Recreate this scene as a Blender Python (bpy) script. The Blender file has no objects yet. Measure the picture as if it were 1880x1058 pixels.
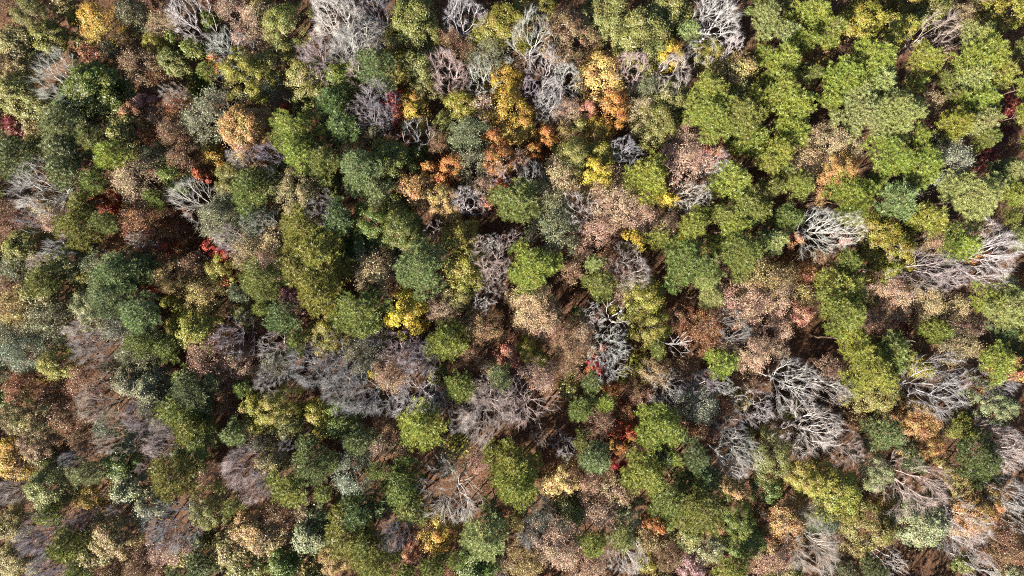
import bpy, math, random
import numpy as np
from mathutils import Vector

# ------------------------------------------------------------------ camera, sky, sun, exposure
scene = bpy.context.scene
COL = scene.collection
CAM_H = 108.0                       # drone height above the forest floor
FOCAL, SENSOR = 24.0, 36.0
cam_d = bpy.data.cameras.new('camera')
cam_d.lens = FOCAL
cam_d.sensor_width = SENSOR
cam_d.clip_start = 0.5
cam_d.clip_end = 4000
cam = bpy.data.objects.new('camera', cam_d)
COL.objects.link(cam)
cam.location = (0, 0, CAM_H)
cam.rotation_euler = (0, 0, 0)      # looking straight down, +Y is the top of the picture
scene.camera = cam

SUN_EL = math.radians(33)
SUN_AZ = math.radians(222)          # clockwise from +Y: low in the lower left
sun_dir = Vector((math.sin(SUN_AZ) * math.cos(SUN_EL), math.cos(SUN_AZ) * math.cos(SUN_EL), math.sin(SUN_EL)))
sun_d = bpy.data.lights.new('sun', 'SUN')
sun_d.energy = 4.9
sun_d.angle = math.radians(0.5)
sun_d.color = (1.0, 0.94, 0.85)
sun = bpy.data.objects.new('sun', sun_d)
COL.objects.link(sun)
sun.location = (-150, -170, 190)
sun.rotation_euler = (-sun_dir).to_track_quat('-Z', 'Y').to_euler()

world = bpy.data.worlds.new('World')
scene.world = world
world.use_nodes = True
wn = world.node_tree.nodes
wn.clear()
sky = wn.new('ShaderNodeTexSky')
sky.sky_type = 'NISHITA'
sky.sun_disc = False
sky.sun_elevation = SUN_EL
sky.sun_rotation = SUN_AZ
bg = wn.new('ShaderNodeBackground')
bg.inputs['Strength'].default_value = 0.05
wo = wn.new('ShaderNodeOutputWorld')
world.node_tree.links.new(sky.outputs[0], bg.inputs[0])
world.node_tree.links.new(bg.outputs[0], wo.inputs[0])

scene.view_settings.view_transform = 'Standard'
scene.view_settings.look = 'None'
scene.view_settings.exposure = 1.9
scene.view_settings.gamma = 1.0
scene.render.engine = 'CYCLES'
scene.cycles.max_bounces = 5
scene.cycles.diffuse_bounces = 3
scene.cycles.glossy_bounces = 1
scene.cycles.transmission_bounces = 3
scene.cycles.use_denoising = False
scene.cycles.filter_width = 1.1
scene.cycles.caustics_reflective = False
scene.cycles.caustics_refractive = False

# ------------------------------------------------------------------ helpers
MPP = SENSOR / FOCAL / 1880.0       # metres per photo pixel at one metre from the lens


def at(px, py, h):
    """ground position of something whose middle stands at height h and shows at the photo's pixel (px, py)"""
    d = (CAM_H - h) * MPP
    return (px - 940) * d, (529 - py) * d, d


def lin(c):
    c = np.asarray(c, float) / 255.0
    return np.where(c <= 0.04045, c / 12.92, ((c + 0.055) / 1.055) ** 2.4)


class MB:
    """collects vertices and faces of one mesh"""
    def __init__(self):
        self.v, self.f3, self.f4, self.n = [], [], [], 0

    def add(self, verts, f3=None, f4=None):
        if f3 is not None and len(f3):
            self.f3.append(np.asarray(f3, np.int64) + self.n)
        if f4 is not None and len(f4):
            self.f4.append(np.asarray(f4, np.int64) + self.n)
        self.v.append(np.asarray(verts, float))
        self.n += len(verts)

    def mesh(self, name, mat, smooth=False):
        me = bpy.data.meshes.new(name)
        v = np.concatenate(self.v)
        f3 = np.concatenate(self.f3) if self.f3 else np.zeros((0, 3), np.int64)
        f4 = np.concatenate(self.f4) if self.f4 else np.zeros((0, 4), np.int64)
        me.vertices.add(len(v))
        me.vertices.foreach_set('co', v.astype(np.float32).ravel())
        loops = np.concatenate([f3.ravel(), f4.ravel()])
        me.loops.add(len(loops))
        me.loops.foreach_set('vertex_index', loops.astype(np.int32))
        start = np.concatenate([np.arange(len(f3)) * 3, len(f3) * 3 + np.arange(len(f4)) * 4])
        me.polygons.add(len(start))
        me.polygons.foreach_set('loop_start', start.astype(np.int32))
        me.update(calc_edges=True)
        if smooth:
            me.polygons.foreach_set('use_smooth', np.ones(len(start), bool))
        me.materials.append(mat)
        me.validate()
        return me


def unit(a):
    return a / np.maximum(np.linalg.norm(a, axis=-1, keepdims=True), 1e-9)


def tube(mb, pts, rad, sides=4):
    """a tapered limb along pts"""
    pts = np.asarray(pts, float)
    n = len(pts)
    tan = unit(np.gradient(pts, axis=0))
    ref = np.array([0.31, 0.17, 0.93]) if abs(tan[0][2]) < 0.8 else np.array([0.93, 0.3, 0.1])
    u = unit(np.cross(tan, ref))
    w = np.cross(tan, u)
    a = np.arange(sides) * (2 * math.pi / sides)
    ring = u[:, None, :] * np.cos(a)[None, :, None] + w[:, None, :] * np.sin(a)[None, :, None]
    v = (pts[:, None, :] + ring * np.asarray(rad, float)[:, None, None]).reshape(-1, 3)
    i = np.arange(n - 1)[:, None] * sides
    j = np.arange(sides)[None, :]
    k = (j + 1) % sides
    f4 = np.stack([i + j, i + k, i + k + sides, i + j + sides], -1).reshape(-1, 4)
    mb.add(v, f4=f4)


def leaves(mb, pos, nrm, length, width, rng):
    """one folded rhombus per leaf"""
    n = len(pos)
    t = unit(np.cross(nrm, rng.normal(size=(n, 3))))
    b = np.cross(nrm, t)
    L = (length * rng.uniform(0.7, 1.3, n))[:, None]
    W = (width * rng.uniform(0.7, 1.3, n))[:, None]
    lift = nrm * L * 0.12
    v = np.stack([pos - t * L * 0.5, pos + b * W * 0.5 + lift, pos + t * L * 0.5, pos - b * W * 0.5 + lift], 1).reshape(-1, 3)
    mb.add(v, f4=np.arange(n * 4).reshape(-1, 4))


# ------------------------------------------------------------------ materials
def foliage_material(name, spread, hue, translucent, gloss=0.0, tint=None):
    m = bpy.data.materials.new(name)
    m.use_nodes = True
    nt = m.node_tree
    nt.nodes.clear()
    N = nt.nodes.new
    L = nt.links.new
    info = N('ShaderNodeObjectInfo')
    geo = N('ShaderNodeNewGeometry')
    val = N('ShaderNodeMapRange')
    val.inputs['To Min'].default_value = 1 - spread
    val.inputs['To Max'].default_value = 1 + spread
    L(geo.outputs['Random Per Island'], val.inputs['Value'])
    # sprays of leaves that turned earlier or later than the rest
    tex = N('ShaderNodeTexCoord')
    noise = N('ShaderNodeTexNoise')
    noise.inputs['Scale'].default_value = 0.75
    noise.inputs['Detail'].default_value = 2
    add = N('ShaderNodeVectorMath')
    L(tex.outputs['Object'], add.inputs[0])
    rnd = N('ShaderNodeVectorMath')
    rnd.operation = 'SCALE'
    rnd.inputs[0].default_value = (37, 19, 53)
    L(info.outputs['Random'], rnd.inputs['Scale'])
    L(rnd.outputs[0], add.inputs[1])
    L(add.outputs[0], noise.inputs['Vector'])
    h1 = N('ShaderNodeMapRange')
    h1.inputs['From Min'].default_value = 0.3
    h1.inputs['From Max'].default_value = 0.7
    h1.inputs['To Min'].default_value = 0.5 - hue * 1.15
    h1.inputs['To Max'].default_value = 0.5 + hue
    L(noise.outputs['Fac'], h1.inputs['Value'])
    wn_ = N('ShaderNodeTexWhiteNoise')
    wn_.noise_dimensions = '1D'
    L(geo.outputs['Random Per Island'], wn_.inputs['W'])
    h2 = N('ShaderNodeMath')
    h2.operation = 'MULTIPLY_ADD'
    h2.inputs[1].default_value = hue * 0.9
    L(wn_.outputs['Value'], h2.inputs[0])
    L(h1.outputs['Result'], h2.inputs[2])
    hs = N('ShaderNodeHueSaturation')
    L(h2.outputs[0], hs.inputs['Hue'])
    v2 = N('ShaderNodeMapRange')
    v2.inputs['From Min'].default_value = 0.3
    v2.inputs['From Max'].default_value = 0.7
    v2.inputs['To Min'].default_value = 0.78
    v2.inputs['To Max'].default_value = 1.22
    L(noise.outputs['Color'], v2.inputs['Value'])
    vm = N('ShaderNodeMath')
    vm.operation = 'MULTIPLY'
    L(val.outputs['Result'], vm.inputs[0])
    L(v2.outputs['Result'], vm.inputs[1])
    L(vm.outputs[0], hs.inputs['Value'])
    if tint:
        at_ = N('ShaderNodeAttribute')
        at_.attribute_name = tint
        L(at_.outputs['Color'], hs.inputs['Color'])
    else:
        L(info.outputs['Color'], hs.inputs['Color'])
    d = N('ShaderNodeBsdfDiffuse')
    t = N('ShaderNodeBsdfTranslucent')
    mix = N('ShaderNodeMixShader')
    mix.inputs[0].default_value = translucent
    L(hs.outputs[0], d.inputs['Color'])
    L(hs.outputs[0], t.inputs['Color'])
    L(d.outputs[0], mix.inputs[1])
    L(t.outputs[0], mix.inputs[2])
    out = N('ShaderNodeOutputMaterial')
    last = mix
    if gloss:
        g = N('ShaderNodeBsdfGlossy')
        g.inputs['Roughness'].default_value = 0.45
        g.inputs['Color'].default_value = (1, 1, 1, 1)
        m2 = N('ShaderNodeMixShader')
        m2.inputs[0].default_value = gloss
        L(mix.outputs[0], m2.inputs[1])
        L(g.outputs[0], m2.inputs[2])
        last = m2
    L(last.outputs[0], out.inputs['Surface'])
    return m


def bark_material(name):
    m = bpy.data.materials.new(name)
    m.use_nodes = True
    nt = m.node_tree
    nt.nodes.clear()
    N = nt.nodes.new
    L = nt.links.new
    info = N('ShaderNodeObjectInfo')
    tex = N('ShaderNodeTexCoord')
    noise = N('ShaderNodeTexNoise')
    noise.inputs['Scale'].default_value = 2.3
    noise.inputs['Detail'].default_value = 5
    L(tex.outputs['Object'], noise.inputs['Vector'])
    val = N('ShaderNodeMapRange')
    val.inputs['From Min'].default_value = 0.3
    val.inputs['From Max'].default_value = 0.7
    val.inputs['To Min'].default_value = 0.6
    val.inputs['To Max'].default_value = 1.3
    L(noise.outputs['Fac'], val.inputs['Value'])
    hs = N('ShaderNodeHueSaturation')
    L(info.outputs['Color'], hs.inputs['Color'])
    L(val.outputs['Result'], hs.inputs['Value'])
    b = N('ShaderNodeBsdfPrincipled')
    b.inputs['Roughness'].default_value = 0.85
    b.inputs['Specular IOR Level'].default_value = 0.2
    L(hs.outputs[0], b.inputs['Base Color'])
    out = N('ShaderNodeOutputMaterial')
    L(b.outputs[0], out.inputs['Surface'])
    return m


M_LEAF = foliage_material('broad_leaves', 0.22, 0.030, 0.18, 0.03)
M_NEEDLE = foliage_material('pine_needles', 0.22, 0.02, 0.16, 0.03)
M_LITTER = foliage_material('dead_leaves', 0.5, 0.03, 0.15, 0.0, 'tint')
M_WOODS = foliage_material('woods_leaves', 0.4, 0.02, 0.25, 0.0, 'tint')
M_BARK = bark_material('bark')


# ------------------------------------------------------------------ tree shapes (one set of meshes per kind, shared by its copies)
def outline(rng):
    a = [(k, rng.uniform(0, 6.28), rng.uniform(0.08, 0.26) / k ** 0.35) for k in (1, 2, 3, 5, 8)]
    return lambda th: 1 + sum(c * np.cos(k * th + p) for k, p, c in a)


def bend(p0, p1, rng, n=4, amp=0.08, sag=0.0):
    p0, p1 = np.asarray(p0, float), np.asarray(p1, float)
    s = np.linspace(0, 1, n)[:, None]
    L = np.linalg.norm(p1 - p0)
    off = np.zeros((n, 3))
    off[1:-1] = rng.normal(size=(n - 2, 3)) * amp * L
    p = p0 + (p1 - p0) * s + off
    p[:, 2] += sag * L * np.sin(s[:, 0] * math.pi)
    return p


def trunk_and_limbs(mb, rng, H, r, tips, fork=0.45):
    """the bole, and limbs that reach from it to the given tips"""
    top = np.array([rng.normal() * 0.25, rng.normal() * 0.25, H])
    bole = bend((0, 0, -0.3), top, rng, 7, 0.012)
    tube(mb, bole, np.linspace(r, r * 0.22, 7), 7)
    flare = np.array([[0, 0, -0.3], [0, 0, 0.15], [0, 0, 0.7]])
    tube(mb, flare, [r * 1.7, r * 1.25, r * 1.0], 7)
    for t in tips:
        rho = math.hypot(t[0], t[1])
        z0 = max(H * fork, min(t[2] - 0.5 * rho - rng.uniform(0.2, 1.2), H * 0.93))
        f = (z0 + 0.3) / (H + 0.3)
        i = min(int(f * 6), 5)
        p0 = bole[i] + (bole[i + 1] - bole[i]) * (f * 6 - i)
        tube(mb, bend(p0, t, rng, 5, 0.05, 0.06), np.linspace(r * 0.36 * (1 - f * 0.5), r * 0.06, 5), 4)


def broadleaf(seed, R, H, depth, n, size, lobes, lobe_r, loose=0.35):
    """sprays of leaves at the ends of a forking branch network"""
    tb, sp, _, ends = bare(seed, R - lobe_r * 0.45, H - lobe_r * 0.4, 6 + seed % 4, lobes, 0.9, min(0.7, depth * 1.25 / H), 2, 0.8, 0.22)
    tb.add(np.concatenate(sp.v), np.concatenate(sp.f3), np.concatenate(sp.f4))
    rng = np.random.default_rng(seed + 3)
    m = len(ends)
    rad = lobe_r * rng.uniform(0.6, 1.35, m)
    w = rad ** 2 * rng.uniform(loose, 1.5, m)
    k = rng.choice(m, n, p=w / w.sum())
    spray = unit(rng.normal(size=(m * 9, 3)) + np.array([0, 0, 0.25]))
    d = unit(rng.normal(size=(n, 3)) * 0.55 + spray[k * 9 + rng.integers(0, 9, n)])
    rr = rad[k] * rng.uniform(0.25, 1.15, n) ** 0.7
    stray = rng.uniform(size=n) < 0.14
    rr[stray] *= rng.uniform(1.0, 2.0, stray.sum())
    pos = ends[k] + d * rr[:, None] * np.array([1, 1, 0.7])
    out = ends[k] - np.array([0, 0, H - depth * 1.2])
    nr = unit(d * 0.6 + unit(out) * 0.45 + np.array([0, 0, 0.3]) + rng.normal(size=(n, 3)) * 0.38)
    mb = MB()
    leaves(mb, pos, nr, size, size * 0.66, rng)
    return tb, mb


def pine(seed, R, H, depth, ntuft, nblade, tuft_r, shape=0.6):
    rng = np.random.default_rng(seed)
    f = outline(rng)
    nb = int(26 + R * 5)
    tips, tc = [], []
    for b in range(nb):
        th = b * 2.399 + rng.normal() * 0.3
        s = (b + 0.5) / nb
        q = s ** shape
        L = (R - tuft_r * 0.6) * q * f(th) * rng.uniform(0.66, 1.14)
        z = H - tuft_r - depth * q ** 1.7 + rng.normal() * depth * 0.05
        tips.append((L * math.cos(th), L * math.sin(th), z))
    tips = np.array(tips)
    per = max(2, ntuft // nb)
    for t in tips:
        rho = math.hypot(t[0], t[1])
        m = max(2, int(per * (0.4 + 1.2 * rho / R)))
        u = 1 - rng.uniform(0, 1, m) ** 1.4 * min(0.75, 1.6 / max(rho, 0.8))
        side = rng.normal(size=(m, 2)) * (0.16 + 0.22 * rho) * 0.55
        e = np.array([t[0], t[1]]) / max(rho, 1e-3)
        p = np.stack([t[0] * u - e[1] * side[:, 0], t[1] * u + e[0] * side[:, 0],
                      t[2] + (1 - u) * rho * 0.18 + side[:, 1] * 0.7 + 0.1], 1)
        tc.append(p)
    tc = np.concatenate(tc)
    kept = []
    for c in tc[rng.permutation(len(tc))]:
        if not kept or np.min(((np.array(kept) - c) ** 2 * (1, 1, 0.5)).sum(1)) > (tuft_r * 0.95) ** 2:
            kept.append(c)
    tc = np.array(kept)
    m = len(tc)
    n = m * nblade
    k = np.repeat(np.arange(m), nblade)
    d = unit(rng.normal(size=(n, 3)))
    d[:, 2] = np.where(d[:, 2] < -0.25, -d[:, 2], d[:, 2]) + 0.15
    d = unit(d)
    Lb = tuft_r * rng.uniform(0.7, 1.15, n)[:, None]
    side = unit(np.cross(d, np.array([0, 0, 1.0]) + rng.normal(size=(n, 3)) * 0.45))
    base = tc[k] + d * Lb * 0.12
    tip = tc[k] + d * Lb
    wid = tuft_r * 0.115
    v = np.stack([base - side * wid * 0.5, base + side * wid * 0.5, tip + side * wid * 0.22, tip - side * wid * 0.22], 1).reshape(-1, 3)
    mb = MB()
    mb.add(v, f4=np.arange(n * 4).reshape(-1, 4))
    tb = MB()
    trunk_and_limbs(tb, rng, H * 0.95, 0.03 * R + 0.09, tips - np.array([0, 0, tuft_r * 0.3]), 0.55)
    return tb, mb


def bare(seed, R, H, limbs=6, tips_n=300, thick=1.0, crown=0.55, twigs=8, tw=1.0, gather=0.35):
    """bole, limbs that fork again and again to fill the crown, and a spray of fine twigs at every end"""
    rng = np.random.default_rng(seed)
    f = outline(rng)
    tb, sp = MB(), MB()
    hf = H * (1 - crown)
    spine = bend((0, 0, -0.3), (rng.normal() * 0.3, rng.normal() * 0.3, hf), rng, 5, 0.015)
    lead = bend(spine[-1], (rng.normal() * R * 0.25, rng.normal() * R * 0.25, H * 0.94), rng, 5, 0.05)
    P = [p for p in spine] + [p for p in lead[1:]]
    par = [-1] + list(range(len(P) - 1))
    dirs = [unit(P[i] - P[i - 1]) if i else np.array([0, 0, 1.0]) for i in range(len(P))]
    first = len(spine) - 2
    path = [0.0] * len(P)
    for i in range(first + 1, len(P)):
        path[i] = path[i - 1] + np.linalg.norm(P[i] - P[i - 1])
    th = rng.uniform(0, 6.283, tips_n)
    q = np.sqrt(rng.uniform(0.01, 1, tips_n))
    # limbs leave room between them
    lim = rng.uniform(0, 6.283) + np.arange(limbs) * 6.283 / limbs + rng.normal(size=limbs) * 0.25
    near = lim[np.argmin(np.abs(np.angle(np.exp(1j * (th[:, None] - lim[None])))), 1)]
    th = th - np.angle(np.exp(1j * (th - near))) * gather * q
    rho = q * R * 0.9 * f(th)
    z = H - (H - hf) * (0.10 + 0.62 * q ** 2.2) - np.abs(rng.normal(size=tips_n)) * (H - hf) * 0.13
    A = np.stack([rho * np.cos(th), rho * np.sin(th), z], 1)
    root = spine[-1]
    A = A[np.argsort(np.linalg.norm(A - root, axis=1) + rng.uniform(0, R * 0.12, tips_n))]
    ends = []
    for a in A:
        Q = np.array(P[first:])
        D = np.array(dirs[first:])
        v = a - Q
        L = np.linalg.norm(v, axis=1)
        cost = L * (1 + 0.45 * (1 - (v * D).sum(1) / np.maximum(L, 1e-6))) + 0.85 * np.array(path[first:])
        j = int(np.argmin(cost)) + first
        L = np.linalg.norm(a - P[j])
        n = 3 if L > R * 0.35 else 2
        d0 = dirs[j] * L * 0.30
        c = [P[j] + (a - P[j]) * s + d0 * s * (1 - s) * 0.8 + rng.normal(size=3) * L * 0.022 * (s < 1) for s in np.linspace(1 / n, 1, n)]
        prev = j
        for pt in c:
            path.append(path[prev] + np.linalg.norm(pt - P[prev]))
            P.append(pt)
            par.append(prev)
            dirs.append(unit(pt - P[prev]))
            prev = len(P) - 1
        ends.append(prev)
    cnt = np.zeros(len(P))
    cnt[ends] += 1
    for i in range(len(P) - 1, 0, -1):
        cnt[par[i]] += max(cnt[i], 0.5)
    rad = 0.0092 * thick * np.maximum(cnt, 1) ** 0.53
    P = np.array(P)
    for i in range(1, len(P)):
        pi = par[i]
        r1, r0 = rad[i], min(rad[pi], rad[i] * 1.35)
        a, b = P[pi], P[i]
        m = (a + b) / 2 + rng.normal(size=3) * np.linalg.norm(b - a) * 0.03
        big = r1 > 0.05
        tube(tb if r1 > 0.022 else sp, [a - dirs[i] * r0 * 0.3, m, b], [r0, (r0 + r1) / 2, r1], 6 if big else 3)
    r0 = rad[0]
    tube(tb, [[0, 0, -0.3], [0, 0, 0.15], [0, 0, 0.7]], [r0 * 1.7, r0 * 1.25, r0], 7)
    # the finest twigs: thin slivers of wood
    small = np.array([i for i in range(first + 2, len(P)) if cnt[i] <= 3])
    k = np.repeat(small, twigs)
    s = rng.uniform(0, 1, len(k))[:, None]
    B0 = P[np.array(par)[k]] * (1 - s) + P[k] * s
    D = np.array(dirs)[k]
    d = unit(D * 1.35 + unit(rng.normal(size=D.shape)) * 0.75 + np.array([0, 0, 0.1]))
    L = R * tw * rng.uniform(0.10, 0.30, len(k))[:, None]
    side = unit(np.cross(d, rng.normal(size=d.shape))) * 0.0058 * thick
    up_ = np.cross(side, d)
    B = B0 + d * L
    v = np.stack([B0 - side, B0 + side, B0 + up_ * 1.7, B], 1).reshape(-1, 3)
    q4 = np.arange(len(k))[:, None] * 4
    sp.add(v, f3=np.concatenate([q4 + [0, 1, 3], q4 + [1, 2, 3], q4 + [2, 0, 3]]))
    return tb, sp, np.concatenate([P[ends], B]), P[ends]


def half_bare(seed, R, H, nleaf, size, dens=0.9):
    """a tree that has dropped part of its leaves: limbs and twigs show through a thin crown"""
    tb, sp, tips, _ = bare(seed, R, H, 7, int(60 * R), 0.9, 0.55, 8)
    rng = np.random.default_rng(seed + 7)
    mb = MB()
    # leaves hang on in patches
    w = 0.25 + rng.uniform(size=9) ** 2
    hub = tips[rng.integers(0, len(tips), 9)]
    near = np.argmin(((tips[:, None] - hub[None]) ** 2).sum(-1), 1)
    p = w[near]
    k = rng.choice(len(tips), nleaf, p=p / p.sum())
    pos = tips[k] + rng.normal(size=(nleaf, 3)) * 0.15
    nr = unit(rng.normal(size=(nleaf, 3)) * 0.8 + np.array([0, 0, 0.7]))
    leaves(mb, pos, nr, size, size * 0.62, rng)
    return tb, sp, mb


def shrub(seed, R, H, n, size):
    rng = np.random.default_rng(seed)
    tb, mb = MB(), MB()
    st = []
    for i in range(14):
        th = rng.uniform(0, 6.28)
        q = R * math.sqrt(rng.uniform(0.02, 0.9))
        e = np.array([q * math.cos(th), q * math.sin(th), H * rng.uniform(0.6, 1.0) * (1 - 0.35 * (q / R) ** 2)])
        tube(tb, bend((rng.normal() * 0.08, rng.normal() * 0.08, -0.1), e, rng, 4, 0.06, 0.05), [0.045, 0.035, 0.025, 0.012], 4)
        st.append(e)
    st = np.array(st)
    k = rng.integers(0, len(st), n)
    pos = st[k] * rng.uniform(0.72, 1.03, n)[:, None] + rng.normal(size=(n, 3)) * R * 0.2
    pos[:, 2] = np.maximum(pos[:, 2], 0.25)
    nr = unit(rng.normal(size=(n, 3)) * 0.6 + np.array([0, 0, 0.8]))
    leaves(mb, pos, nr, size, size * 0.66, rng)
    return tb, mb


# size classes: crown radius in metres that the set was drawn for
SETS = {}


def keep(kind, R, H, parts):
    """parts: [(part name, mesh)]"""
    SETS.setdefault(kind, []).append((R, H, parts))


for i in range(5):
    for R, H, dp, n, lobes, lr in ((1.6, 9, 3.4, 4200, 20, 0.46), (2.7, 15, 5.2, 12500, 46, 0.54), (4.0, 18, 7.4, 26000, 92, 0.60)):
        tb, mb = broadleaf(100 + i * 7 + int(R * 10), R, H, dp, int(n * (0.7 + 0.1 * i)), 0.14 + 0.018 * i, int(lobes * (1.1 - 0.06 * i)), lr * (0.9 + 0.09 * i))
        keep('O', R, H, [('trunk', tb.mesh('broadleaf_trunk', M_BARK)), ('crown', mb.mesh('broadleaf_crown', M_LEAF))])
for i in range(4):
    for R, H, dp, n, lobes, lr in ((0.9, 6, 2.0, 1400, 12, 0.32), (1.8, 9, 3.6, 4200, 26, 0.44), (3.0, 14, 5.6, 11000, 56, 0.55)):
        tb, mb = broadleaf(300 + i * 7 + int(R * 10), R, H, dp, n, 0.16, lobes, lr, 0.1)
        keep('M', R, H, [('trunk', tb.mesh('maple_trunk', M_BARK)), ('crown', mb.mesh('maple_crown', M_LEAF))])
for i in range(5):
    for R, H, dp, nt, nb, tr in ((1.7, 15, 2.4, 500, 34, 0.40), (2.8, 19, 3.8, 1300, 34, 0.45), (3.9, 21, 5.0, 2400, 34, 0.47)):
        tb, mb = pine(500 + i * 7 + int(R * 10), R, H, dp * (0.85 + 0.12 * i), nt, nb, tr * (0.85 + 0.09 * i), 0.52 + 0.05 * (i % 3))
        keep('P', R, H, [('trunk', tb.mesh('pine_trunk', M_BARK)), ('crown', mb.mesh('pine_crown', M_NEEDLE))])
for i in range(6):
    for R, H in ((1.9, 13), (3.2, 17), (4.2, 18.5)):
        tb, sp, _, _ = bare(700 + i * 7 + int(R * 10), R, H, 5 + i % 4, int((30 + 9 * i) * R ** 1.1), 1.12 - 0.05 * (i % 3), 0.42 + 0.04 * i, 6 + i % 3, 1.0, 0.2)
        keep('B', R, H, [('trunk', tb.mesh('bare_trunk', M_BARK)), ('crown', sp.mesh('bare_twig_spray', M_BARK))])
for i in range(2):
    tb, sp, _, _ = bare(850 + i, 2.3, 15, 3 + i, 26, 2.6, 0.35, 2)
    keep('D', 2.3, 15, [('trunk', tb.mesh('snag_trunk', M_BARK)), ('crown', sp.mesh('snag_twig_spray', M_BARK))])
for i in range(5):
    for R, H, n in ((1.8, 11, 3600), (2.9, 15, 9000)):
        tb, sp, mb = half_bare(900 + i * 7 + int(R * 10), R, H, int(n * (0.5 + 0.2 * i)), 0.135, 0.9)
        keep('H', R, H, [('trunk', tb.mesh('thin_trunk', M_BARK)), ('twig_sprays', sp.mesh('thin_twig_spray', M_BARK)), ('crown', mb.mesh('thin_crown', M_LEAF))])
for i in range(3):
    tb, mb = shrub(1000 + i, 1.3, 2.6, 900, 0.22)
    keep('S', 1.3, 2.6, [('stems', tb.mesh('shrub_stems', M_BARK)), ('foliage', mb.mesh('shrub_foliage', M_LEAF))])

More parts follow.
